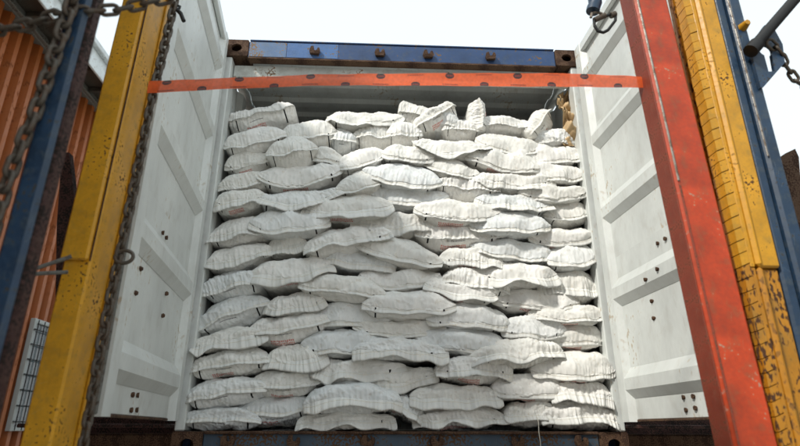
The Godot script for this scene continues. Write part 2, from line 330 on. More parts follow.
# paint with chips that show rust and a thin tone variation; repeats without a seam
func paint(base: Color, chip: Color, share: float, sd: int, metres := 0.8, rough := 0.5, streak := 1.0, tone := 0.12, px := 320) -> StandardMaterial3D:
	var big := noise(sd, 2.2 / px, 4).get_seamless_image(px, px)
	var fine := noise(sd + 7, 26.0 / px, 4).get_seamless_image(px, px)
	var mid := noise(sd + 19, 7.0 / px, 5).get_seamless_image(px, px)
	var im := Image.create(px, px, true, Image.FORMAT_RGB8)
	var ro := Image.create(px, px, true, Image.FORMAT_RGB8)
	var cut := 1.0 - share
	for y in px:
		for x in px:
			var a := big.get_pixel(x, int(y * streak) % px).r
			var f := fine.get_pixel(x, int(y * streak) % px).r
			var v := f * 0.62 + a * 0.45
			var k := smooth(cut - 0.02, cut + 0.03, v)
			var edge := smooth(cut - 0.10, cut, v) * 0.35
			var c := base * (1.0 + tone * ((a - 0.5) * 1.6 + (f - 0.5) * 0.7))
			c = c.lerp(Color(0.42, 0.38, 0.33), tone * 1.5 * smooth(0.5, 0.8, mid.get_pixel(x, int(y * streak) % px).r * 0.7 + f * 0.3))
			c = c.lerp(chip.lerp(base, 0.35), edge * 0.6)
			c = c.lerp(chip * (0.7 + 0.7 * f), k)
			im.set_pixel(x, y, Color(clampf(c.r, 0, 1), clampf(c.g, 0, 1), clampf(c.b, 0, 1)))
			var r := clampf(rough + (f - 0.5) * 0.25 + k * 0.35, 0.1, 1.0)
			ro.set_pixel(x, y, Color(r, r, r))
	var rng := RandomNumberGenerator.new()
	rng.seed = sd * 17 + 1
	for k in int(px * tone * 1.1):
		var p := Vector2(rng.randf() * px, rng.randf() * px)
		var an := rng.randf_range(0.0, PI) if rng.randf() < 0.35 else PI / 2.0 + rng.randf_range(-0.25, 0.25)
		var dir := Vector2(cos(an), sin(an))
		var pale := Color(0.72, 0.69, 0.64) if rng.randf() < 0.45 else chip
		var strong := rng.randf_range(0.12, 0.5)
		for q in rng.randi_range(6, 42):
			var ix := posmod(int(p.x), px)
			var iy := posmod(int(p.y), px)
			im.set_pixel(ix, iy, im.get_pixel(ix, iy).lerp(pale, strong * rng.randf_range(0.4, 1.0)))
			p += dir + Vector2(rng.randf_range(-0.15, 0.15), 0)
	im.generate_mipmaps()
	ro.generate_mipmaps()
	var m := StandardMaterial3D.new()
	m.albedo_texture = ImageTexture.create_from_image(im)
	m.roughness_texture = ImageTexture.create_from_image(ro)
	m.roughness = 1.0
	m.uv1_triplanar = true
	m.uv1_world_triplanar = true
	m.uv1_scale = Vector3.ONE / metres
	return m

func plain(c: Color, rough := 0.6, metal := 0.0) -> StandardMaterial3D:
	var m := StandardMaterial3D.new()
	m.albedo_color = c
	m.roughness = rough
	m.metallic = metal
	return m

# woven plastic cloth of a sack, with the black ticks and the faded print of its mouth end (u along the mouth, v = 0.5 at the seam)
func sack_cloth(sd: int, kind: int) -> StandardMaterial3D:
	var w := 768
	var h := 512
	var rng := RandomNumberGenerator.new()
	rng.seed = sd * 31 + 5
	var n := noise(sd, 0.012, 4)
	var n2 := noise(sd + 3, 0.09, 3)
	var im := Image.create(w, h, true, Image.FORMAT_RGB8)
	var base: Color = [Color(0.90, 0.905, 0.90), Color(0.915, 0.91, 0.895), Color(0.88, 0.89, 0.89), Color(0.90, 0.895, 0.875)][sd % 4]
	for y in h:
		for x in w:
			var v := n.get_noise_2d(x, y) * 0.03 + n2.get_noise_2d(x, y * 0.5) * 0.015
			var dirt := smooth(0.32, 0.5, n.get_noise_2d(x + 900, y * 1.4)) * 0.05
			im.set_pixel(x, y, Color(base.r + v - dirt * 0.8, base.g + v - dirt, base.b + v - dirt * 1.3))
	var black := Color(0.07, 0.07, 0.075)
	# the ticks, below the seam
	var spots := [0.17, 0.84]
	if kind == 3:
		spots = [0.8]
	for u in spots:
		var x0 := int((u + rng.randf_range(-0.03, 0.03)) * w)
		var y0 := int(h * rng.randf_range(0.21, 0.26))
		var y1 := int(h * rng.randf_range(0.44, 0.48))
		for y in range(y0, y1):
			for x in range(x0, x0 + 14):
				if n2.get_noise_2d(x * 3, y * 2) > -0.6:
					im.set_pixel(x, y, black)
	var red := Color(0.74, 0.27, 0.22)
	if kind == 2 or kind == 3:
		# a red block of faded lettering and a thin black line of print, too worn to read
		var bx := int(w * (0.30 if kind == 2 else 0.22))
		for line in 3:
			var y0 := int(h * (0.22 + 0.035 * line)) if kind == 2 else int(h * (0.24 + 0.045 * line))
			var x := bx
			while x < bx + int(w * 0.27):
				var ww := rng.randi_range(6, 15)
				for yy in range(y0, y0 + 13):
					for xx in range(x, x + ww):
						if n2.get_noise_2d(xx * 2, yy * 2) > -0.25:
							im.set_pixel(xx, yy, im.get_pixel(xx, yy).lerp(red, 0.75))
				x += ww + 4
	if kind == 1 or kind == 2 or kind == 3:
		var x := int(w * 0.36)
		var y0 := int(h * 0.385)
		while x < int(w * 0.56):
			var ww := rng.randi_range(3, 8)
			im.fill_rect(Rect2i(x, y0, ww, 6), Color(0.30, 0.30, 0.31))
			x += ww + 3
	if kind == 3:
		var x := int(w * 0.56)
		while x < int(w * 0.72):
			var ww := rng.randi_range(2, 6)
			im.fill_rect(Rect2i(x, int(h * 0.22), ww, int(h * 0.13)), Color(0.16, 0.16, 0.17))
			x += ww + rng.randi_range(2, 4)
	im.generate_mipmaps()
	var m := StandardMaterial3D.new()
	m.albedo_texture = ImageTexture.create_from_image(im)
	m.roughness = 0.62
	m.metallic_specular = 0.35
	return m

func make_materials() -> void:
	for k in 4:
		M["sack%d" % k] = sack_cloth(11 + k, k)
		M["sackb%d" % k] = sack_cloth(41 + k, k)
	M.hem = paint(Color(0.885, 0.885, 0.87), Color(0.74, 0.70, 0.62), 0.2, 77, 0.3, 0.65, 1.0, 0.05)
	M.thread = plain(Color(0.87, 0.85, 0.80), 0.8)
	M.door_white = paint(Color(0.83, 0.845, 0.835), Color(0.60, 0.56, 0.50), 0.165, 21, 0.9, 0.45, 0.5, 0.075, 448)
	M.inner = M.door_white
	M.header = paint(Color(0.78, 0.79, 0.77), Color(0.42, 0.33, 0.25), 0.26, 33, 0.6, 0.55)
	M.blue_rail = paint(Color(0.17, 0.275, 0.44), Color(0.36, 0.28, 0.21), 0.26, 35, 0.7, 0.5, 1.0, 0.16)
	M.blue_patch = paint(Color(0.34, 0.45, 0.60), Color(0.43, 0.34, 0.24), 0.36, 36, 0.35, 0.5)
	M.sill = paint(Color(0.22, 0.29, 0.36), Color(0.28, 0.20, 0.14), 0.36, 37, 0.5, 0.6)
	M.rust = paint(Color(0.36, 0.26, 0.18), Color(0.20, 0.13, 0.09), 0.45, 39, 0.25, 0.8)
	M.yellow = paint(Color(0.81, 0.585, 0.11), Color(0.25, 0.16, 0.08), 0.24, 51, 0.42, 0.45, 1.0, 0.16, 448)
	M.yellow_rust = paint(Color(0.74, 0.50, 0.10), Color(0.24, 0.15, 0.09), 0.40, 53, 0.5, 0.5, 0.5, 0.2, 400)
	M.red = paint(Color(0.74, 0.255, 0.10), Color(0.56, 0.42, 0.36), 0.22, 57, 0.5, 0.5, 1.0, 0.2, 448)
	M.red_worn = paint(Color(0.56, 0.235, 0.15), Color(0.36, 0.23, 0.17), 0.34, 58, 0.25, 0.55, 1.0, 0.14)
	M.blue_far = paint(Color(0.14, 0.235, 0.335), Color(0.19, 0.18, 0.17), 0.27, 63, 0.4, 0.45, 1.0, 0.2)
	M.chain = paint(Color(0.36, 0.34, 0.31), Color(0.31, 0.23, 0.17), 0.36, 65, 0.1, 0.55, 1.0, 0.2)
	M.chain.metallic = 0.35
	M.bare = paint(Color(0.62, 0.60, 0.57), Color(0.40, 0.33, 0.27), 0.40, 67, 0.1, 0.4)
	M.bare.metallic = 0.5
	M.dark = plain(Color(0.075, 0.075, 0.075), 0.6)
	M.hose = plain(Color(0.15, 0.155, 0.12), 0.55)
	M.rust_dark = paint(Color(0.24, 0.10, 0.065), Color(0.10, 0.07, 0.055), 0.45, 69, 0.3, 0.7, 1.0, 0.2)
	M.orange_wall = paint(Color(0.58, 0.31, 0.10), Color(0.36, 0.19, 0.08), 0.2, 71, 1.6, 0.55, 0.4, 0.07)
	M.grey_steel = paint(Color(0.42, 0.42, 0.40), Color(0.25, 0.22, 0.19), 0.3, 73, 0.8, 0.6)
	M.fascia = paint(Color(0.80, 0.83, 0.84), Color(0.55, 0.52, 0.48), 0.2, 75, 1.0, 0.5)
	M.soffit = paint(Color(0.34, 0.31, 0.27), Color(0.22, 0.19, 0.16), 0.3, 79, 0.8, 0.7)
	M.kraft = paint(Color(0.78, 0.67, 0.51), Color(0.66, 0.54, 0.39), 0.2, 81, 0.3, 0.8)
	M.concrete = paint(Color(0.74, 0.72, 0.68), Color(0.60, 0.57, 0.53), 0.32, 83, 3.0, 0.9, 1.0, 0.12)
	M.glass = plain(Color(0.35, 0.42, 0.44, 0.45), 0.08)
	M.glass.transparency = BaseMaterial3D.TRANSPARENCY_ALPHA
	M.frame_white = plain(Color(0.66, 0.68, 0.67), 0.6)
	M.tape = tape_print()

# orange barrier tape with dark oval emblems on alternate edges and worn lettering between them
func tape_print() -> StandardMaterial3D:
	var w := 512
	var h := 96
	var im := Image.create(w, h, true, Image.FORMAT_RGBA8)
	var n := noise(5, 0.03, 3)
	for y in h:
		for x in w:
			var v := 1.0 + n.get_noise_2d(x, y) * 0.08
			im.set_pixel(x, y, Color(0.87 * v, 0.36 * v, 0.13 * v, 0.92))
	for e in [[128, 18, 1.0], [384, 84, 1.0]]:
		for y in h:
			for x in w:
				var dx: float = (x - e[0]) / 33.0
				var dy: float = (y - e[1]) / 21.0
				var r := sqrt(dx * dx + dy * dy)
				if r < 1.0:
					var inner: bool = r < 0.78 and absf(dy) < 0.36 and (x / 5) % 2 == 0
					im.set_pixel(x, y, Color(0.62, 0.20, 0.13, 0.93) if inner else Color(0.16, 0.075, 0.08, 0.95))
	for e in [[384, 12, 0.42], [128, 84, 0.75]]:
		var x: int = e[0] - 56
		var k := 0
		while x < e[0] + 56:
			var ww: int = [7, 5, 9, 6, 8][k % 5]
			for yy in range(e[1] - 4, e[1] + 5):
				for xx in range(x, x + ww):
					im.set_pixel(xx, yy, im.get_pixel(xx, yy).lerp(Color(0.25, 0.07, 0.06, 0.95), e[2]))
			x += ww + 3
			k += 1
	im.generate_mipmaps()
	var m := StandardMaterial3D.new()
	m.albedo_texture = ImageTexture.create_from_image(im)
	m.transparency = BaseMaterial3D.TRANSPARENCY_ALPHA
	m.roughness = 0.5
	m.backlight = Color(0.30, 0.13, 0.05)
	m.cull_mode = BaseMaterial3D.CULL_DISABLED
	return m

# ---------------------------------------------------------------- sacks
func grid_mesh(ps: PackedVector3Array, uv: PackedVector2Array, nu: int, nv: int, wrap_v := false) -> ArrayMesh:
	var ns := PackedVector3Array()
	ns.resize(ps.size())
	var row := nv + 1
	for i in nu + 1:
		for j in nv + 1:
			var du := ps[mini(i + 1, nu) * row + j] - ps[maxi(i - 1, 0) * row + j]
			var dv: Vector3
			if wrap_v and (j == 0 or j == nv):
				dv = ps[i * row + 1] - ps[i * row + nv - 1]
			else:
				dv = ps[i * row + mini(j + 1, nv)] - ps[i * row + maxi(j - 1, 0)]
			var n := du.cross(dv)
			ns[i * row + j] = n.normalized() if n.length_squared() > 1e-16 else Vector3(0, 0, 1)
	var ix := PackedInt32Array()
	ix.resize(nu * nv * 6)
	var k := 0
	for i in nu:
		for j in nv:
			var a := i * row + j
			ix[k] = a; ix[k + 1] = a + 1; ix[k + 2] = a + row
			ix[k + 3] = a + 1; ix[k + 4] = a + row + 1; ix[k + 5] = a + row
			k += 6
	var arr := []
	arr.resize(Mesh.ARRAY_MAX)
	arr[Mesh.ARRAY_VERTEX] = ps
	arr[Mesh.ARRAY_NORMAL] = ns
	arr[Mesh.ARRAY_TEX_UV] = uv
	arr[Mesh.ARRAY_INDEX] = ix
	var me := ArrayMesh.new()
	me.add_surface_from_arrays(Mesh.PRIMITIVE_TRIANGLES, arr)
	return me

func sack(d: Array, index: int) -> void:
	var rng := RandomNumberGenerator.new()
	rng.seed = 900 + index * 13
	var lim := 1.195
	var base := Vector3((d[0] + d[4]) / 2.0, 0, d[7])
	var p0 := Vector2(clampf(d[0], -lim, lim), d[1])
	var p1 := Vector2(d[2], d[3])
	var p2 := Vector2(clampf(d[4], -lim, lim), d[5])
	base.y = minf(p0.y, minf(p1.y, p2.y)) - d[6]
	var o2 := Vector2(base.x, base.y)
	p0 -= o2; p1 -= o2; p2 -= o2
	p0 += (p0 - p1) * 0.05
	p2 += (p2 - p1) * 0.05
	var half: float = d[6]
	var hs: float = d[8]
	var wid := p0.distance_to(p1) + p1.distance_to(p2)
	var depth := 0.55 if d[3] < 1.85 else 0.34
	var r_nose := minf(0.17, half * rng.randf_range(1.05, 1.45))
	var o := thing("sack", d[13], "sack", base, "white sacks stacked in the container")
	var nu := 116
	var nv := 48
	var ox := index * 7.31
	var ps := PackedVector3Array()
	var uv := PackedVector2Array()
	var row := nv + 1
	ps.resize((nu + 1) * row)
	uv.resize((nu + 1) * row)
	var nose := PackedVector3Array()
	var tan_u := PackedVector2Array()
	var nose_e := PackedFloat32Array()
	var skew := rng.randf_range(-2.0, 2.0)
	var tip: bool = d[14]
	var tap := 7.0 if tip else rng.randf_range(2.3, 3.4)
	var tapx := 0.45 if tip else 0.62
	var fall := 4.6 if hs < -0.1 else 2.6
	var pl_amp := rng.randf_range(0.2, 0.5) if hs < -0.3 else rng.randf_range(0.6, 1.05)
	for i in nu + 1:
		var t := -1.0 + 2.0 * i / nu
		var s := 0.55 * t + 0.45 * sin(t * PI / 2.0)
		# centre line through the three points
		var c := p0 * (s * (s - 1.0) / 2.0) + p1 * (1.0 - s * s) + p2 * (s * (s + 1.0) / 2.0)
		var tg := (p0 * (s - 0.5) + p1 * (-2.0 * s) + p2 * (s + 0.5)).normalized()
		var nrm := Vector2(-tg.y, tg.x)
		var e := pow(maxf(0.0, 1.0 - pow(absf(s), tap)), tapx)
		var xs := s * wid * 0.5
		var thick := half * (1.0 + 0.10 * wob.get_noise_2d(ox + xs * 4.0, 3.0))
		var nose_z := -0.035 * (1.0 - e) + 0.012 * wob.get_noise_2d(ox + xs * 6.0, 17.0)
		var seam := hs + 0.13 * wob.get_noise_2d(ox + xs * 5.0, 29.0)
		for j in nv + 1:
			# more rows near the nose
			var q := -1.0 + 2.0 * j / nv
			var w := q * (0.72 + 0.28 * absf(q))
			var aw := absf(w)
			var sg := 1.0 if w >= 0.0 else -1.0
			var n: float
			var z: float
			var out_n: float
			var out_z: float
			if aw < 0.72:
				var ph := (1.0 - aw / 0.72) * PI / 2.0
				var cp := cos(ph)
				var sn := sin(ph)
				n = thick * (seam + sg * (1.0 - sg * seam) * pow(cp, 0.74 if sg > 0.0 else 1.0))
				z = -r_nose + r_nose * pow(sn, 0.80 if sg > 0.0 else 1.05)
				out_n = sg * cp
				out_z = sn
			else:
				var k := (aw - 0.72) / 0.28
				n = thick * sg * (1.0 - 0.12 * k)
				z = -r_nose - (depth - r_nose) * k
				out_n = sg
				out_z = 0.0
			# folds: pleats gathered at the seam, slack creases, broad lumps
			var near := exp(-aw * fall) if sg > 0.0 else exp(-aw * fall * 0.55)
			var xp := xs + w * 0.02 * skew
			var pleat := wob.get_noise_2d((ox + xp) * 40.0, w * 2.2 + 50.0) * 0.0072 * near * pl_amp
			pleat += wob.get_noise_2d((ox + xp) * 84.0, w * 4.0 + 70.0) * 0.0030 * (near + 0.2) * pl_amp
			var cr := 1.0 - absf(wob.get_noise_2d((ox + xs) * 11.0 + w * 2.5, w * 4.0 + 90.0)) * 2.2
			var crease := 0.0042 * maxf(0.0, cr) * maxf(0.0, cr)
			var lump := wob.get_noise_2d((ox + xs) * 6.0, w * 2.2 + 110.0) * 0.012
			var fine := wob.get_noise_2d((ox + xs) * 48.0, w * 9.0 + 130.0) * 0.0012
			var dd := (pleat + crease + lump + fine) * minf(1.0, e * 1.6)
			n = n * e + out_n * dd
			z = z + nose_z + out_z * dd
			var p := c + nrm * n
			ps[i * row + j] = Vector3(p.x, p.y, z)
			uv[i * row + j] = Vector2((s + 1.0) / 2.0, 0.5 + 0.5 * w)
		var mid := ps[i * row + nv / 2]
		nose.append(mid)
		tan_u.append(nrm)
		nose_e.append(e)
	part("sack_body", grid_mesh(ps, uv, nu, nv), M["sack%s%d" % ["" if index % 2 == 0 else "b", int(d[12])]], o)

	# the mouth: a doubled strip of cloth beyond the seam, and two lines of stitching along it
	var a0 := deg_to_rad(d[9])
	var len0: float = d[10]
	var ruf: float = d[11]
	var ns := 7
	var loop := 2 * ns + 1
	var fp := PackedVector3Array()
	var fu := PackedVector2Array()
	var st1 := []
	var first := 1
	var last := nu - 1
	var cnt := 0
	var ears := rng.randf_range(0.0, 0.03)
	for i in range(first, last + 1):
		var f := float(i - first) / (last - first)
		var c := nose[i]
		var nn := tan_u[i]
		var xs := (f - 0.5) * wid
		var wave := wob.get_noise_2d((ox + xs) * 4.6, 200.0) * 1.3 + wob.get_noise_2d((ox + xs) * 10.0, 220.0) * 0.35
		var ang := a0 + ruf * wave * 0.75
		var ln := len0 * (1.0 + 0.28 * wob.get_noise_2d((ox + xs) * 7.0, 240.0)) * smooth(-0.03, 0.02, minf(f, 1.0 - f))
		var side := (f - 0.5) * 2.0
		var tgv := Vector2(nn.y, -nn.x)
		var pts := []
		var p := c + Vector3(0, 0, -0.014)
		var run := 0.0
		for k in ns + 1:
			pts.append(p)
			var step := (ln + 0.014) / ns
			run += step
			var an := ang + (0.9 - 0.4 * ang) * (float(k) / ns) * 0.7
			if k == 0:
				an = ang * 0.4
			var dn := -sin(an)
			var dz := cos(an)
			p = p + Vector3(nn.x * dn, nn.y * dn, dz) * step + Vector3(tgv.x, tgv.y, 0) * side * ears * step * 6.0
		var th := 0.0015
		for k in loop:
			var kk := k if k <= ns else 2 * ns - k
			var up: bool = k <= ns
			var pa: Vector3 = pts[maxi(kk - 1, 0)]
			var pb: Vector3 = pts[mini(kk + 1, ns)]
			var dir := (pb - pa).normalized()
			var perp := dir.cross(Vector3(tgv.x, tgv.y, 0)).normalized()
			var bulge := th * (1.8 if kk >= ns - 1 else 1.0)
			var v: Vector3 = pts[kk] + perp * (bulge if up else -bulge) * (0.0 if k == ns else 1.0)
			fp.append(v)
			fu.append(Vector2(f, float(kk) / ns))
		var r: Vector3 = pts[3]
		var dir2: Vector3 = (pts[4] - pts[2]).normalized()
		st1.append(r + dir2.cross(Vector3(tgv.x, tgv.y, 0)).normalized() * 0.0014)
		cnt += 1
	# the loop runs over the top and back below: reversed so that its normals look outwards
	var fr := PackedVector3Array()
	var fv := PackedVector2Array()
	for i in cnt:
		for k in loop:
			fr.append(fp[i * loop + (loop - 1 - k)])
			fv.append(fu[i * loop + (loop - 1 - k)])
	var flap := part("mouth_flap", grid_mesh(fr, fv, cnt - 1, loop - 1), M.hem, o)
	part("stitching", tube(st1, 0.0017, 5), M.thread, flap)

# ---------------------------------------------------------------- chains
func link(pitch: float, wire: float) -> Mesh:
	var rc := wire * 1.45 + 0.004
	var hl := (pitch + 2.0 * wire) / 2.0 - rc
	var pts := []
	for k in 9:
		var a := PI * k / 8.0
		pts.append(Vector3(cos(a) * rc, hl + sin(a) * rc, 0))
	for k in 9:
		var a := PI + PI * k / 8.0
		pts.append(Vector3(cos(a) * rc, -hl + sin(a) * rc, 0))
	return tube(pts, wire, 7, true)

func chain(label: String, pts: Array, pitch: float, wire: float, roll: float, group: String, sag := 0.0) -> Node3D:
	var o := thing("chain", label, "chain", pts[0], group)
	var me := link(pitch, wire)
	var curve := Curve3D.new()
	for p in pts:
		curve.add_point(p - pts[0])
	var total := curve.get_baked_length()
	var n := int(total / pitch)
	for k in n + 1:
		var s := minf(k * pitch, total - 0.001)
		var p := curve.sample_baked(s)
		var p2 := curve.sample_baked(minf(s + 0.01, total))
		var p1 := curve.sample_baked(maxf(s - 0.01, 0.0))
		var y := (p2 - p1).normalized()
		var x := y.cross(Vector3(0, 0, 1) if absf(y.z) < 0.9 else Vector3(1, 0, 0)).normalized()
		var b := Basis(x, y, x.cross(y)).rotated(y, roll + (PI / 2.0 if k % 2 == 1 else 0.0) + 0.18 * sin(k * 2.7))
		var l := part("link", me, M.chain, o)
		l.transform = Transform3D(b, p)
	return o

# ---------------------------------------------------------------- container
func door(parent: Node3D, x: float, turn: float, side: float, m: Material, bolts: Array) -> void:
	# hinge at the foot of the door; x runs along the leaf, z * side looks to the inner face
	var d := Node3D.new()
	d.name = numbered(parent, "door")
	parent.add_child(d)
	var ax := Vector3(sin(turn), 0, cos(turn))
	d.transform = Transform3D(Basis(ax, Vector3.UP, ax.cross(Vector3.UP)), Vector3(x, 0, 0.02))
	var wd := 1.17
	var hd := 2.44
	var lip := 0.034 * side
	# flat panel lies back by the depth of the ribs
	sp("panel", Vector3(0.05, 0.012, -0.03 * side - lip), Vector3(wd - 0.05, hd - 0.012, -lip), m, d, 0.002)
	# stiles with sloped inner edges, rails
	for e in [[0.0, 0.075, 0.03], [wd, wd - 0.095, -0.03]]:
		var st := st_new()
		var a: float = e[0]
		var b: float = e[1]
		var c: float = e[1] + e[2]
		for yy in [0.0, hd]:
			var s := -1.0 if yy == 0.0 else 1.0
			quad(st, Vector3(a, yy, 0), Vector3(b, yy, 0), Vector3(c, yy, -lip + 0.001 * side), Vector3(a, yy, -lip + 0.001 * side), Vector3(0, s, 0))
			quad(st, Vector3(a, yy, -0.05 * side), Vector3(a, yy, -lip), Vector3(c, yy, -lip), Vector3(c, yy, -0.05 * side), Vector3(0, s, 0))
		quad(st, Vector3(a, 0, 0), Vector3(b, 0, 0), Vector3(b, hd, 0), Vector3(a, hd, 0), Vector3(0, 0, side))
		quad(st, Vector3(b, 0, 0), Vector3(c, 0, -lip), Vector3(c, hd, -lip), Vector3(b, hd, 0), Vector3(e[2], 0, side * 0.03))
		quad(st, Vector3(a, 0, 0), Vector3(a, 0, -0.05 * side), Vector3(a, hd, -0.05 * side), Vector3(a, hd, 0), Vector3(-e[2], 0, 0))
		quad(st, Vector3(a, 0, -0.05 * side), Vector3(c, 0, -0.05 * side), Vector3(c, hd, -0.05 * side), Vector3(a, hd, -0.05 * side), Vector3(0, 0, -side))
		quad(st, Vector3(c, 0, -lip), Vector3(c, 0, -0.05 * side), Vector3(c, hd, -0.05 * side), Vector3(c, hd, -lip), Vector3(e[2], 0, 0))
		part("stile", st_done(st), m, d)
	var x0 := 0.076
	var x1 := wd - 0.096
	for k in 5:
		var y: float = 0.1625 + 0.4985 * k
		# raised rib: gentle slope above, flat face, steep slope below
		var st := st_new()
		var top := y + (0.115 if k < 4 else 0.09)
		var pr := [Vector2(y - 0.045, -lip + 0.0015 * side), Vector2(y, -0.0015 * side), Vector2(y + 0.06, -0.0015 * side), Vector2(top, -lip + 0.0015 * side)]
		for q in 3:
			var a: Vector2 = pr[q]
			var b: Vector2 = pr[q + 1]
			var out := Vector3(0, (a.y - b.y) * side, (b.x - a.x) * side)
			out = Vector3(0, -1, side) if q == 0 else (Vector3(0, 0, side) if q == 1 else Vector3(0, 1, side))
			quad(st, Vector3(x0, a.x, a.y), Vector3(x1, a.x, a.y), Vector3(x1, b.x, b.y), Vector3(x0, b.x, b.y), out)
		for xe in [x0, x1]:
			var s := -1.0 if xe == x0 else 1.0
			quad(st, Vector3(xe, pr[0].x, pr[0].y), Vector3(xe, pr[1].x, pr[1].y), Vector3(xe, pr[2].x, pr[2].y), Vector3(xe, pr[3].x, pr[3].y), Vector3(s, 0, 0))
		part("rib", st_done(st), m, d)
	sp("top_rail", Vector3(0.076, hd - 0.07, -lip + 0.002 * side), Vector3(wd - 0.096, hd - 0.006, -0.0025 * side), m, d, 0.006)
	sp("bottom_lip", Vector3(0.106, 0.0, -0.045 * side), Vector3(wd - 0.126, 0.011, -lip + 0.006 * side), M.rust, d, 0.002)
	for e in [0.003, wd - 0.003]:
		sp("gasket", Vector3(e - 0.012, 0.006, -0.047 * side), Vector3(e + 0.012, hd - 0.006, -0.012 * side), M.grey_steel, d, 0.004)
	for bo in bolts:
		var raised := false
		for k in 5:
			var y: float = 0.1625 + 0.4985 * k
			if bo[1] > y - 0.01 and bo[1] < y + 0.07:
				raised = true
		var b := part("bolt", bolt_mesh, M.rust, d, Vector3(bo[0], bo[1], 0.0 if raised else -lip), Vector3(PI / 2 * side, 0, 0.4 * bo[0]))
		b.rotation = Vector3(PI / 2.0 * side, bo[0] * 5.0, 0)
	# locking bars with their keepers on the outer face
	for bx in [0.62, 0.98]:
		var z := (-0.105) * side
		var bar := part("locking_bar", tube([Vector3(bx, 0.02, z), Vector3(bx, hd - 0.02, z)], 0.017, 10), M.grey_steel, d)
		for yy in [0.25, 0.9, 1.6, 2.1]:
			sp("bracket", Vector3(bx - 0.035, yy - 0.03, -0.05 * side), Vector3(bx + 0.035, yy + 0.03, z + 0.012 * side), M.grey_steel, bar, 0.006)
	for yy in [0.2, 0.85, 1.5, 2.12]:
		sp("hinge", Vector3(-0.03, yy - 0.07, -0.07 * side), Vector3(0.11, yy + 0.07, -0.052 * side), M.rust, d, 0.006)

func casting_mesh() -> ArrayMesh:
	# hollow steel corner with an oval hole in front, on its side and below
	var o := []
	var b := 0.012
	var w := 0.081
	var h := 0.065
	for q in [[1, 1], [-1, 1], [-1, -1], [1, -1]]:
		for k in 4:
			var a := PI / 6.0 * k + (0.0 if q[0] > 0 and q[1] > 0 else PI / 2 if q[0] < 0 and q[1] > 0 else PI if q[0] < 0 else PI * 1.5)
			o.append(Vector2(q[0] * (w - b) + cos(a) * b, q[1] * (h - b) + sin(a) * b))
	var hole := []
	for k in 20:
		var a := TAU * k / 20.0
		hole.append(Vector2(cos(a) * 0.036, sin(a) * 0.03))
	var st := SurfaceTool.new()
	st.begin(Mesh.PRIMITIVE_TRIANGLES)
	st.append_from(plate(o, 0.022, hole), 0, Transform3D(Basis.IDENTITY, Vector3(0, 0, 0.07)))
	st.append_from(plate(o, 0.022), 0, Transform3D(Basis.IDENTITY, Vector3(0, 0, -0.075)))
	for s in [-1.0, 1.0]:
		st.append_from(box(Vector3(0.018, 0.126, 0.122), 0.003), 0, Transform3D(Basis.IDENTITY, Vector3(s * 0.0715, 0, -0.0025)))
		st.append_from(box(Vector3(0.124, 0.018, 0.122), 0.003), 0, Transform3D(Basis.IDENTITY, Vector3(0, s * 0.0555, -0.0025)))
	return st.commit()

func hook_mesh() -> ArrayMesh:
	# welded lug with two uneven horns
	return plate([Vector2(-0.029, -0.021), Vector2(0.029, -0.021), Vector2(0.036, 0.003), Vector2(0.029, 0.024), Vector2(0.018, 0.025), Vector2(0.010, 0.003), Vector2(-0.004, 0.002), Vector2(-0.010, 0.032), Vector2(-0.021, 0.031), Vector2(-0.029, 0.027), Vector2(-0.036, 0.000)], 0.028)

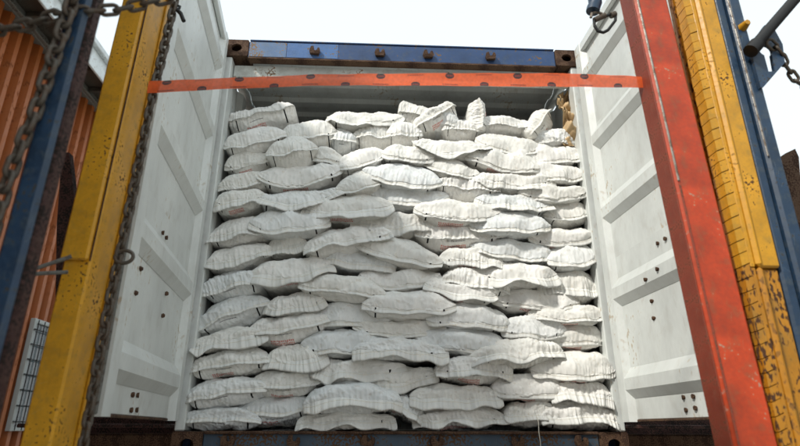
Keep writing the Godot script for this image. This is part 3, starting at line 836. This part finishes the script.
func container() -> void:
	var o := thing("shipping_container", "open shipping container with white doors and blue top rail, packed with sacks", "container", Vector3.ZERO)
	var long := 5.9
	# box of the container
	for s in [-1.0, 1.0]:
		var w := part("side_wall", ribbed(long, 2.36, 0.278, 0.036), M.inner, o, Vector3(s * 1.178 , FLOOR_Y, -0.05), Vector3(0, PI / 2.0, 0))
		if s > 0:
			w.scale = Vector3(1, 1, 1)
		else:
			w.position.x = -1.214
		sp("bottom_side_rail", Vector3(s * 1.16, FLOOR_Y - 0.15, -long), Vector3(s * 1.218, FLOOR_Y - 0.002, -0.14), M.blue_rail, o, 0.006)
		sp("top_side_rail", Vector3(s * 1.16, 2.33, -long), Vector3(s * 1.218, 2.40, -0.16), M.inner, o, 0.006)
		sp("corner_post", Vector3(s * 1.162, FLOOR_Y + 0.002, -0.11), Vector3(s * 1.216, 2.325, -0.012), M.door_white, o, 0.006)
	sp("floor", Vector3(-1.158, FLOOR_Y - 0.03, -long), Vector3(1.158, FLOOR_Y, -0.06), M.soffit, o, 0.002)
	sp("end_wall", Vector3(-1.158, FLOOR_Y, -long - 0.05), Vector3(1.158, 2.36, -long - 0.01), M.inner, o, 0.002)
	var roof := part("roof", ribbed(long, 2.316, 0.21, 0.022), M.inner, o)
	roof.transform = Transform3D(Basis(Vector3(0, 0, -1), Vector3(1, 0, 0), Vector3(0, -1, 0)), Vector3(-1.158, 2.385, -0.10))
	# header over the door
	sp("top_rail", Vector3(-1.056, 2.315, -0.06), Vector3(1.056, 2.448, 0.0), M.blue_rail, o, 0.006)
	sp("rail_patch", Vector3(-1.05, 2.322, 0.0), Vector3(-0.80, 2.44, 0.0025), M.blue_patch, o, 0.001)
	sp("rail_patch", Vector3(-0.797, 2.322, 0.0), Vector3(-0.45, 2.44, 0.0025), plain_patch(), o, 0.001)
	sp("drip_strip", Vector3(-1.05, 2.298, -0.05), Vector3(1.05, 2.3135, 0.012), M.rust, o, 0.003)
	sp("header_plate", Vector3(-1.158, 2.20, -0.10), Vector3(1.158, 2.296, -0.062), M.header, o, 0.006)
	sp("header_lip", Vector3(-1.05, 2.448, -0.05), Vector3(1.05, 2.458, 0.006), M.blue_rail, o, 0.002)
	var cm := casting_mesh()
	for s in [-1.0, 1.0]:
		part("corner_casting", cm, M.rust, o, Vector3(s * 1.138, 2.392, -0.081))
		part("corner_casting", cm, M.rust, o, Vector3(s * 1.138, -0.116, -0.081))
	var hm := hook_mesh()
	for hx in [-0.606, -0.163, 0.167, 0.598]:
		part("lashing_hook", hm, M.rust, o, Vector3(hx, 2.365, 0.02), Vector3(0.1, 0.2 * sin(hx * 9.0), 0.15 * sin(hx * 5.0)))
	# sill
	sp("sill", Vector3(-1.056, -0.20, -0.058), Vector3(1.056, -0.052, 0.0), M.sill, o, 0.006)
	sp("sill_lip", Vector3(-1.05, -0.064, 0.0), Vector3(1.05, -0.0485, 0.02), M.rust, o, 0.004)
	for hx in [-0.92, -0.582, -0.191, 0.173, 0.607, 0.95]:
		part("lashing_lug", hm, M.rust, o, Vector3(hx, -0.10, 0.02), Vector3(0.05, 0.2 * sin(hx * 7.0), 0.2 * sin(hx * 4.0)))
	door(o, -1.19, deg_to_rad(6.14), -1.0, M.door_white, [[0.699, 0.804], [0.631, 0.803], [0.921, 0.573], [0.93, 0.47], [0.481, 0.569], [0.486, 0.462], [0.758, 0.09], [0.686, 0.092], [0.744, 0.032], [0.665, 0.035]])
	door(o, 1.19, deg_to_rad(2.48), 1.0, M.door_white, [[0.564, 0.839], [0.636, 0.839], [0.427, 0.575], [0.42, 0.489], [0.579, 0.700], [0.458, 0.679], [0.563, 0.10], [0.64, 0.10], [0.566, 0.045], [0.641, 0.051]])

func plain_patch() -> Material:
	return paint(Color(0.27, 0.41, 0.61), Color(0.36, 0.30, 0.24), 0.22, 91, 0.5, 0.45)

# ---------------------------------------------------------------- scene
func _ready() -> void:
	# camera
	var cam := Camera3D.new()
	cam.name = "camera"
	add_child(cam)
	cam.position = Vector3(-0.1705, -0.0388, 3.1613)
	cam.rotation = Vector3(0.35654, -0.0464, 0.0018)
	cam.far = 400.0
	cam.near = 0.05
	var lens := CameraAttributesPhysical.new()
	lens.frustum_focal_length = 24.9
	lens.frustum_focus_distance = 3.25
	lens.exposure_aperture = 2.4
	cam.attributes = lens
	cam.fov = 43.85
	cam.current = true
	# sky and exposure
	var we := WorldEnvironment.new()
	we.name = "world_environment"
	var env := Environment.new()
	env.background_mode = Environment.BG_SKY
	var sm := ProceduralSkyMaterial.new()
	sm.sky_top_color = Color(0.82, 0.865, 0.885)
	sm.sky_horizon_color = Color(0.89, 0.90, 0.905)
	sm.sky_curve = 0.2
	sm.ground_horizon_color = Color(0.62, 0.60, 0.57)
	sm.ground_bottom_color = Color(0.45, 0.43, 0.41)
	sm.sun_angle_max = 1.0
	var sky := Sky.new()
	sky.sky_material = sm
	env.sky = sky
	env.tonemap_mode = Environment.TONE_MAPPER_LINEAR
	env.tonemap_exposure = 1.5
	env.sdfgi_enabled = true
	env.ssao_enabled = true
	env.ssil_enabled = true
	we.environment = env
	add_child(we)
	# hazy sun, high on the left behind the viewer
	var sun := DirectionalLight3D.new()
	sun.name = "sun"
	add_child(sun)
	sun.look_at_from_position(Vector3(-0.55, 0.62, 0.50) * 10.0, Vector3.ZERO)
	sun.light_energy = 0.7
	sun.light_color = Color(1.0, 0.98, 0.94)
	sun.light_angular_distance = 5.0
	sun.shadow_enabled = true

	wob.noise_type = FastNoiseLite.TYPE_SIMPLEX_SMOOTH
	wob.frequency = 1.0
	wob.seed = 3
	wob.fractal_type = FastNoiseLite.FRACTAL_NONE
	make_materials()
	var bm := CylinderMesh.new()
	bm.top_radius = 0.007
	bm.bottom_radius = 0.0115
	bm.height = 0.02
	bm.radial_segments = 6
	bm.rings = 1
	bolt_mesh = bm

	# setting
	structure("ground", box(Vector3(160, 0.2, 160), 0.01), M.concrete, Vector3(0, GROUND_Y - 0.1, 0))
	building()
	container()
	trailer()
	far_container()
	posts()
	for i in SACKS.size():
		sack(SACKS[i], i)
	small_things()

func trailer() -> void:
	var o := thing("trailer_chassis", "dark trailer chassis carrying the container, with yellow outriggers coloured rust brown for their shade", "trailer", Vector3(0, GROUND_Y, 0))
	var dy := -GROUND_Y
	for s in [-1.0, 1.0]:
		sp("chassis_beam", Vector3(s * 0.42, dy - 0.55, -5.8), Vector3(s * 0.56, dy - 0.215, 0.05), M.rust_dark, o, 0.008)
		for z in [-0.6, -5.4]:
			sp("support_leg", Vector3(s * 0.44, 0.0, z - 0.06), Vector3(s * 0.54, dy - 0.552, z + 0.06), M.rust_dark, o, 0.008)
		sp("outrigger", Vector3(s * 1.225, dy - 0.155, -0.24), Vector3(s * 2.0, dy - 0.062, -0.10), M.rust, o, 0.01)  # yellow beam coloured rust brown, its shade put into the colour
		sp("outrigger_arm", Vector3(s * 0.57, dy - 0.40, -0.24), Vector3(s * 2.0, dy - 0.21, -0.10), M.rust_dark, o, 0.01)
		sp("outrigger_plate", Vector3(s * 1.9, dy - 0.209, -0.23), Vector3(s * 1.98, dy - 0.157, -0.11), M.rust_dark, o, 0.01)
		# dark slab added to keep bright sky out of the gap below the doors
		sp("added_gap_slab", Vector3(s * 1.23, dy - 0.12, -2.4), Vector3(s * 1.95, dy + 0.03, -0.245), M.rust_dark, o, 0.006)
	for s in [-1.0, 1.0]:
		sp("added_shade_strip", Vector3(s * 1.225, dy - 0.034, -0.13), Vector3(s * 1.95, dy - 0.014, 0.12), M.rust_dark, o, 0.004)  # thin strip added to shade the outriggers under the doors
	sp("bolster", Vector3(-1.2, dy - 0.212, -0.28), Vector3(1.2, dy - 0.202, 0.0), M.rust_dark, o, 0.003)

func building() -> void:
	var xw := -5.0
	var o := thing("warehouse", "orange corrugated warehouse with grey eave and white fascia beyond the posts", "building", Vector3(xw, GROUND_Y, -4.0))
	# the wall runs along z at x = 0 of the building
	var z0 := 18.0
	var pitch := 0.22
	var wide := pitch * 5.0
	var top := 5.0 - GROUND_Y
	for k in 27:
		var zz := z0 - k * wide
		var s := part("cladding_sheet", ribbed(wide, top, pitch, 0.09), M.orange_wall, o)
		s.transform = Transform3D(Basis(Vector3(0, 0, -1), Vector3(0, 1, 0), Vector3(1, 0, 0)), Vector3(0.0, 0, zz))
	sp("wall_core", Vector3(-0.2, 0, -11.6), Vector3(-0.01, top, 18.0), M.grey_steel, o, 0.01)
	sp("eave_beam", Vector3(-0.1, top, -11.6), Vector3(0.13, top + 0.16, 18.0), M.grey_steel, o, 0.012)
	sp("beam_flange", Vector3(0.131, top + 0.0, -11.6), Vector3(0.19, top + 0.03, 18.0), M.grey_steel, o, 0.006)
	sp("soffit", Vector3(-0.1, top + 0.163, -11.6), Vector3(0.60, top + 0.19, 18.0), M.soffit, o, 0.004)
	for k in 50:
		var zz := 17.8 - k * 0.58
		sp("purlin", Vector3(0.135, top + 0.09, zz - 0.03), Vector3(0.58, top + 0.161, zz + 0.03), M.soffit, o, 0.006)
	sp("fascia", Vector3(0.602, top - 0.08, -11.6), Vector3(0.64, top + 0.30, 18.0), M.fascia, o, 0.008)
	sp("gutter_lip", Vector3(0.641, top + 0.21, -11.6), Vector3(0.72, top + 0.30, 18.0), M.fascia, o, 0.01)
	sp("roof", Vector3(-6.0, top + 0.302, -11.6), Vector3(0.64, top + 0.34, 18.0), M.grey_steel, o, 0.01)
	# unseen roof added beside and behind the viewer to shade the left posts
	sp("added_shade_roof", Vector3(0.2, 3.62, 5.3), Vector3(3.75, 3.70, 17.5), M.grey_steel, o, 0.01)
	sp("added_shade_edge", Vector3(3.751, 3.50, 5.3), Vector3(3.80, 3.72, 17.5), M.fascia, o, 0.01)
	for k in 3:
		sp("added_shade_post", Vector3(3.60, 0.0, 7.6 + k * 4.2), Vector3(3.70, 3.619, 7.7 + k * 4.2), M.grey_steel, o, 0.008)
	# barred window low in the wall
	var wn := Node3D.new()
	wn.name = "window"
	o.add_child(wn)
	wn.position = Vector3(0.095, -GROUND_Y - 0.02, -0.81)
	sp("pane", Vector3(0.004, 0.0, -0.44), Vector3(0.012, 1.36, 0.02), M.glass, wn, 0.001)
	sp("pane_backing", Vector3(-0.03, 0.0, -0.44), Vector3(-0.01, 1.36, 0.02), M.grey_steel, wn, 0.001)  # grey sheet gives the tone of reflection in the pane
	for e in [[-0.50, -0.44], [0.02, 0.08]]:
		sp("frame", Vector3(-0.02, -0.05, e[0]), Vector3(0.05, 1.42, e[1]), M.frame_white, wn, 0.006)
	sp("frame", Vector3(-0.02, 1.36, -0.439), Vector3(0.048, 1.418, 0.019), M.frame_white, wn, 0.006)
	sp("frame", Vector3(-0.02, -0.048, -0.439), Vector3(0.048, 0.0, 0.019), M.frame_white, wn, 0.006)
	for k in 7:
		sp("bar", Vector3(0.055, 0.06 + k * 0.2, -0.50), Vector3(0.07, 0.075 + k * 0.2, 0.08), M.dark, wn, 0.002)
	for k in 4:
		sp("bar", Vector3(0.0715, -0.04, -0.42 + k * 0.15), Vector3(0.084, 1.40, -0.408 + k * 0.15), M.dark, wn, 0.002)

func far_container() -> void:
	# added at the right to hold low sky light off the left door
	var o := thing("sky_block_container", "added dark rusty container beyond the blue post, blocking low sky light", "container", Vector3(4.6, GROUND_Y, 2.2))
	var hh := 3.95
	var w := part("side_wall", ribbed(6.12, hh - 0.3, 0.278, 0.036), M.rust_dark, o)
	w.transform = Transform3D(Basis(Vector3(0, 0, 1), Vector3(0, 1, 0), Vector3(-1, 0, 0)), Vector3(0.0, 0.16, -3.06))
	sp("core", Vector3(0.01, 0.15, -3.05), Vector3(2.4, hh - 0.14, 3.05), M.rust_dark, o, 0.02)
	sp("bottom_rail", Vector3(-0.045, 0.0, -3.1), Vector3(2.42, 0.149, 3.1), M.rust, o, 0.01)
	sp("top_rail", Vector3(-0.045, hh - 0.139, -3.1), Vector3(2.42, hh, 3.1), M.rust, o, 0.01)
	for z in [-3.1, 2.95]:
		sp("corner_post", Vector3(-0.047, 0.1495, z), Vector3(0.008, hh - 0.1395, z + 0.15), M.rust, o, 0.008)

func lean_post(called: String, label: String, cat: String, x: float, z: float, lean: float) -> Node3D:
	var o := thing(called, label, cat, Vector3(x, GROUND_Y, z))
	o.rotation.z = lean
	return o

func posts() -> void:
	var g := -GROUND_Y
	# yellow post on the left: hollow section with a sleeve plate on its face
	var y := lean_post("steel_post", "chipped yellow steel post with chain hanging beside the left door", "post", -1.149, 1.5, -0.018)
	sp("column", Vector3(0, 0, -0.147), Vector3(0.082, g + 2.3, 0.0), M.yellow, y, 0.006)
	sp("edge_strip", Vector3(0.0825, 0, -0.147), Vector3(0.09, g + 2.3, -0.125), M.yellow, y, 0.002)
	var face := sp("sleeve_plate", Vector3(-0.006, g + 0.44, 0.0015), Vector3(0.076, g + 2.3, 0.016), M.yellow, y, 0.006)
	face.position.z += 0.0
	sp("rust_seam", Vector3(0.0768, g + 0.44, 0.0006), Vector3(0.0812, g + 2.3, 0.0035), M.rust_dark, y, 0.001)
	sp("base_plate", Vector3(-0.06, 0.0, -0.2), Vector3(0.15, 0.02, 0.06), M.yellow_rust, y, 0.004)
	# red post on the right
	var r := lean_post("steel_post", "scratched red steel post with bare worn edge before the right door", "post", 0.912, 1.5, 0.034)
	sp("column", Vector3(0, 0, -0.09), Vector3(0.135, g + 2.3, 0.0), M.red, r, 0.01)
	sp("side_plate", Vector3(-0.004, 0.02, -0.092), Vector3(-0.0005, g + 2.3, -0.004), M.red_worn, r, 0.001)
	var edge := st_new()
	add_box(edge, Vector3(0.012, g + 1.55, 0.0032), Vector3(0.008, 1.6, 0.005), 0.002)
	part("weld_bead", st_done(edge), M.bare, r)
	sp("weld_bead", Vector3(0.009, 0.02, 0.0008), Vector3(0.016, g + 0.74, 0.004), M.red_worn, r, 0.001)
	sp("base_plate", Vector3(-0.06, 0.0, -0.15), Vector3(0.19, 0.02, 0.06), M.rust_dark, r, 0.004)
	# toothed yellow post
	var t := lean_post("rack_post", "yellow toothed rack post, rusty towards its foot, behind the red post", "post", 1.005, 1.5, 0.0)
	sp("column", Vector3(0.052, 0, -0.10), Vector3(0.128, g + 0.45, -0.012), M.yellow_rust, t, 0.006)
	sp("column", Vector3(0.052, g + 0.452, -0.10), Vector3(0.13, g + 2.3, 0.0), M.yellow, t, 0.006)
	sp("ridge", Vector3(0.044, 0.02, -0.012), Vector3(0.066, g + 0.45, 0.012), M.yellow_rust, t, 0.009)
	sp("ridge", Vector3(0.044, g + 0.452, -0.012), Vector3(0.066, g + 2.3, 0.014), M.yellow, t, 0.009)
	sp("back_strip", Vector3(0.004, 0.02, -0.10), Vector3(0.051, g + 2.3, -0.075), M.yellow_rust, t, 0.004)
	var tm := plate([Vector2(0.0, 0.0), Vector2(0.028, 0.0115), Vector2(0.028, 0.050), Vector2(0.0, 0.0385)], 0.05)
	sp("slot_strip", Vector3(0.0283, 0.02, -0.05), Vector3(0.0435, g + 0.45, 0.0), M.yellow_rust, t, 0.002)
	sp("slot_strip", Vector3(0.0283, g + 0.452, -0.05), Vector3(0.0435, g + 2.3, 0.002), M.yellow, t, 0.002)
	for k in 58:
		var yy := 0.05 + k * 0.0415
		if yy + GROUND_Y > 1.75:
			break
		var rusty := yy + 0.9 + GROUND_Y < 0.45
		part("tooth", tm, M.yellow_rust if rusty else M.yellow, t, Vector3(0.0, yy + 0.9, -0.024 + 0.0012 * sin(k * 3.1)), Vector3(0, 0, 0.012 * sin(k * 1.7)))
	sp("base_plate", Vector3(-0.04, 0.0, -0.15), Vector3(0.17, 0.02, 0.05), M.rust_dark, t, 0.004)
	# blue post with its keyhole bracket
	var b := lean_post("bracket_post", "blue steel post with keyhole bracket plate beside the toothed rack", "post", 1.138, 1.5, 0.0)
	sp("column", Vector3(0.0, 0, -0.11), Vector3(0.04, g + 2.3, -0.01), M.blue_far, b, 0.008)
	sp("column", Vector3(0.042, 0, -0.10), Vector3(0.098, g + 2.3, 0.004), M.blue_far, b, 0.01)
	sp("highlight_strip", Vector3(0.0415, g + 0.85, 0.0045), Vector3(0.0475, g + 2.3, 0.007), M.bare, b, 0.001)  # pale strip stands for the bright highlight line on the blue
	var ho := [Vector2(0.07, 1.12), Vector2(0.083, 1.124), Vector2(0.188, 1.232), Vector2(0.20, 1.314), Vector2(0.182, 1.396), Vector2(0.15, 1.40), Vector2(0.07, 1.30)]
	for k in ho.size():
		ho[k] += Vector2(0.0, g)
	var key := []
	for k in 13:
		var a := -0.25 * PI + TAU * 0.80 * k / 12.0
		key.append(Vector2(0.128 + 0.026 * cos(a), 1.285 + 0.026 * sin(a) + g))
	key.append(Vector2(0.116, 1.19 + g))
	key.append(Vector2(0.140, 1.192 + g))
	part("keyhole_plate", plate(ho, 0.014, key), M.blue_far, b, Vector3(0, 0, 0.014))
	var bb := part("bolt", bolt_mesh, M.yellow, b, Vector3(0.075, g + 1.40, 0.02), Vector3(PI / 2, 0, 0))
	bb.scale = Vector3(1.6, 1.6, 1.6)
	sp("base_plate", Vector3(-0.005, 0.0, -0.15), Vector3(0.15, 0.02, 0.05), M.rust_dark, b, 0.004)
	# black stay bar
	var sb := thing("stay_bar", "black round stay bar rising from the blue keyhole bracket", "bar", Vector3(1.205, 1.28, 1.545))
	part("rod", tube([Vector3(-0.012, -0.012, 0), Vector3(0.25, 0.27, 0.02), Vector3(0.7, 0.76, 0.06)], 0.020, 14), M.dark, sb)
	part("foot_collar", tube([Vector3(-0.02, -0.022, 0), Vector3(0.012, 0.012, 0)], 0.026, 14), M.dark, sb)
	# near blue post on the left
	var n := lean_post("steel_post", "dark blue steel post close by, with a chain down its side", "post", -0.99, 2.0, -0.010)
	sp("column", Vector3(0, 0, -0.02), Vector3(0.056, g + 1.7, 0.0), M.blue_far, n, 0.012)
	sp("flange", Vector3(0.004, 0, -0.062), Vector3(0.058, g + 1.7, -0.0205), M.rust_dark, n, 0.006)
	sp("base_plate", Vector3(-0.05, 0.0, -0.15), Vector3(0.15, 0.02, 0.05), M.rust_dark, n, 0.004)
	# dark rusty prop behind it
	var q := lean_post("rusty_prop", "dark rust-red prop standing between blue and yellow posts", "prop", -1.37, 1.2, 0.0)
	var pm := plate([Vector2(0.16, 0), Vector2(0.24, 0), Vector2(0.16, g + 0.3), Vector2(0.125, g + 0.62), Vector2(0.025, g + 0.95), Vector2(-0.002, g + 0.95), Vector2(0.04, g + 0.66), Vector2(0.095, g + 0.38)], 0.03)
	part("prop_plate", pm, M.rust_dark, q)
	sp("prop_foot", Vector3(0.08, 0.0, -0.08), Vector3(0.26, 0.02, 0.08), M.rust_dark, q, 0.004)

func small_things() -> void:
	# tape
	var tp := thing("barrier_tape", "orange printed barrier tape stretched across the open container", "tape", Vector3(-0.985, 1.09, 1.45))
	var keys := [[0.0, 0.002, 0.050], [0.02, 0.004, 0.05], [0.30, 0.025, 0.050], [0.60, 0.046, 0.052], [0.895, 0.057, 0.054], [1.2, 0.070, 0.055], [1.49, 0.083, 0.055], [1.80, 0.092, 0.046], [1.93, 0.094, 0.05]]
	var ps := PackedVector3Array()
	var uv := PackedVector2Array()
	var nu := 160
	var nv := 6
	for i in nu + 1:
		var x := 1.93 * i / nu
		var a: Array = keys[0]
		var b: Array = keys[1]
		for k in keys.size() - 1:
			if x >= keys[k][0]:
				a = keys[k]; b = keys[k + 1]
		var f := clampf((x - a[0]) / (b[0] - a[0]), 0, 1)
		var yb := lerpf(a[1], b[1], f) - 0.022
		var hh := lerpf(a[2], b[2], f)
		for j in nv + 1:
			var v := float(j) / nv
			var z := 0.003 * sin(v * 3.0 + x * 3.0) + 0.010 * sin(x * 2.2) + 0.0012 * wob.get_noise_2d(x * 9.0, v * 2.0)
			ps.append(Vector3(x, yb + hh * v + 0.0015 * wob.get_noise_2d(x * 8.0, 4.0), z))
			uv.append(Vector2(x / 0.253, 1.0 - v))
	part("ribbon", grid_mesh(ps, uv, nu, nv), M.tape, tp)
	# chains
	chain("dark steel chain hanging along the left yellow post", [Vector3(-0.930, 2.4, 1.43), Vector3(-0.957, 1.431, 1.43), Vector3(-0.975, 1.027, 1.43), Vector3(-0.98, 0.671, 1.43), Vector3(-0.988, 0.40, 1.43), Vector3(-0.989, 0.203, 1.43), Vector3(-0.987, -0.3, 1.43)], 0.036, 0.0062, 0.5, "lashing chains")
	chain("blurred dark chain running down the near blue post", [Vector3(-0.925, 1.5, 2.02), Vector3(-0.938, 0.969, 2.02), Vector3(-0.956, 0.647, 2.02), Vector3(-0.968, 0.56, 2.02), Vector3(-0.978, 0.45, 2.02), Vector3(-0.985, 0.2, 2.02), Vector3(-0.985, -0.1, 2.02)], 0.037, 0.0062, 0.4, "lashing chains")
	chain("slack chain crossing in front of the warehouse eave to the blue post", [Vector3(-1.45, 0.93, 2.0), Vector3(-1.25, 0.876, 2.0), Vector3(-1.107, 0.884, 2.0), Vector3(-1.039, 0.905, 2.0), Vector3(-0.96, 0.935, 2.01), Vector3(-0.85, 0.985, 1.97), Vector3(-0.70, 1.06, 1.95)], 0.034, 0.0055, 0.7, "lashing chains")
	chain("short chain leaving the keyhole bracket against the sky", [Vector3(1.288, 1.303, 1.53), Vector3(1.318, 1.28, 1.52), Vector3(1.345, 1.235, 1.5), Vector3(1.39, 1.178, 1.48), Vector3(1.50, 1.13, 1.45), Vector3(1.75, 1.10, 1.4)], 0.036, 0.0055, 0.6, "lashing chains")
	# ring and pin on the left chain
	var ring := thing("ring", "steel ring hooked on the chain by the yellow post", "ring", Vector3(-0.965, 0.472, 1.44))
	var pts := []
	for k in 20:
		pts.append(Vector3(cos(TAU * k / 20.0) * 0.028, sin(TAU * k / 20.0) * 0.021, 0))
	part("hoop", tube(pts, 0.006, 8, true), M.chain, ring)
	var pin := thing("hook_pin", "dark pin sticking out of the chain near its top", "pin", Vector3(-0.945, 1.46, 1.43))
	part("shank", tube([Vector3(0, 0, 0), Vector3(0.02, -0.02, 0), Vector3(0.036, -0.055, 0)], 0.008, 8), M.dark, pin)
	part("eye", tube([Vector3(-0.01, 0.0, 0), Vector3(-0.002, 0.02, 0), Vector3(0.012, 0.012, 0), Vector3(0.01, -0.006, 0)], 0.006, 8, true), M.dark, pin)
	# snap hook by the red post
	var hk := thing("snap_hook", "black snap hook hanging from a chrome swivel by the red post", "hook", Vector3(0.70, 1.40, 1.45))
	var lp := [Vector3(-0.036, 0.055, 0), Vector3(-0.036, 0.03, 0), Vector3(-0.026, 0.006, 0), Vector3(-0.006, 0.0, 0), Vector3(0.014, 0.012, 0), Vector3(0.05, 0.06, 0), Vector3(0.055, 0.09, 0), Vector3(0.035, 0.088, 0), Vector3(0.0, 0.075, 0)]
	part("hoop", tube(lp, 0.0062, 8, true), M.dark, hk)
	part("gate", tube([Vector3(-0.034, 0.058, 0), Vector3(0.0, 0.077, 0), Vector3(0.012, 0.082, 0)], 0.011, 8), M.chain, hk)
	part("gate_lock", tube([Vector3(0.034, 0.083, 0.0), Vector3(0.054, 0.092, 0.0)], 0.0125, 8), M.chain, hk)
	part("swivel", tube([Vector3(-0.035, 0.10, 0), Vector3(-0.03, 0.118, 0), Vector3(-0.02, 0.14, 0), Vector3(-0.015, 0.30, 0), Vector3(0.0, 0.9, 0)], 0.026, 14), M.blue_far, hk)
	part("swivel_ring", tube([Vector3(-0.046, 0.07, 0), Vector3(-0.04, 0.09, 0), Vector3(-0.022, 0.1, 0), Vector3(0.0, 0.09, 0), Vector3(0.0, 0.075, 0)], 0.006, 8), M.bare, hk)
	# hoses between the red post and the rack
	var hs := thing("hose_bundle", "dark olive hoses hanging between the red post and the toothed rack", "hose", Vector3(1.23, -1.3, 1.2))
	for k in 4:
		var hp := []
		for j in 24:
			var f := j / 23.0
			hp.append(Vector3(0.03 * sin(f * 5.0 + k * 1.7) + 0.022 * (k - 1.5) + 0.02 * f, 3.6 * f + 0.02, 0.02 * cos(f * 7.0 + k)))
		if k < 3:
			part("hose", tube(hp, 0.017 + 0.004 * k, 8), M.hose, hs)
	for yy in [1.78, 1.83]:
		part("clip", tube([Vector3(-0.09, yy, 0.03), Vector3(-0.02, yy - 0.008, 0.05), Vector3(0.04, yy - 0.005, 0.03)], 0.008, 6), M.dark, hs)
	# tie rods between the posts on the left
	var ti := thing("tie_rod", "pair of thin steel rods tying the blue post to the yellow post", "rod", Vector3(-1.17, 0.36, 1.6))
	part("bar", tube([Vector3(0.0, 0.008, 0), Vector3(0.05, 0.035, -0.01), Vector3(0.115, 0.072, -0.03)], 0.006, 7), M.grey_steel, ti)
	part("bar", tube([Vector3(0.0, 0.0, 0.01), Vector3(0.06, 0.012, 0), Vector3(0.12, 0.022, -0.02)], 0.006, 7), M.grey_steel, ti)
	# rusty ear beyond the blue post
	var ear := thing("rusty_plate", "rusty jagged steel plate sticking out beyond the blue post", "plate", Vector3(1.44, 0.70, 1.2))
	part("plate", plate([Vector2(0, 0.28), Vector2(0.046, 0.315), Vector2(0.094, 0.338), Vector2(0.10, 0.30), Vector2(0.085, 0.22), Vector2(0.088, 0.155), Vector2(0.12, 0.14), Vector2(0.14, -0.2), Vector2(0.16, -2.12), Vector2(0.0, -2.12)], 0.05), M.rust, ear)
	# kraft paper by the right corner post
	var kp := thing("kraft_paper", "crumpled brown kraft paper stuffed beside the top right sacks", "paper", Vector3(1.09, 1.74, -0.16))
	for k in 2:
		var kps := PackedVector3Array()
		var kuv := PackedVector2Array()
		for i in 25:
			for j in 37:
				var u := i / 24.0
				var v := j / 36.0
				# sharp folds: the noise is creased where it changes sign
				var wv := absf(wob.get_noise_2d(u * 1.1 + k * 9.0, v * 2.2))
				var wv2 := absf(wob.get_noise_2d(u * 2.2 + k * 5.0 + 30.0, v * 4.0 - u))
				var wd := 0.11 * (1.0 - 0.5 * v) + 0.02
				kps.append(Vector3(0.035 - 0.03 * k + u * wd - 0.03 * absf(v - 0.45) * 2.0 * (1.0 - u) - 0.012 * wv, v * (0.43 - 0.07 * k) + 0.05 * u * (1.0 - k) + 0.008 * wv2, 0.045 * k + 0.12 * wv + 0.03 * wv2 - 0.05 * u))
				kuv.append(Vector2(u, v))
		part("sheet", grid_mesh(kps, kuv, 24, 36), M.kraft, kp)
	# a thread hanging from a mouth over the sill
	var lt := thing("loose_thread", "loose white thread hanging from a bottom sack over the sill", "thread", Vector3(0.715, 0.03, 0.035))
	part("strand", tube([Vector3(0, 0, -0.01), Vector3(0.004, -0.03, 0.008), Vector3(0.001, -0.08, 0.012), Vector3(0.005, -0.13, 0.011), Vector3(0.003, -0.19, 0.012)], 0.0022, 5), M.thread, lt)
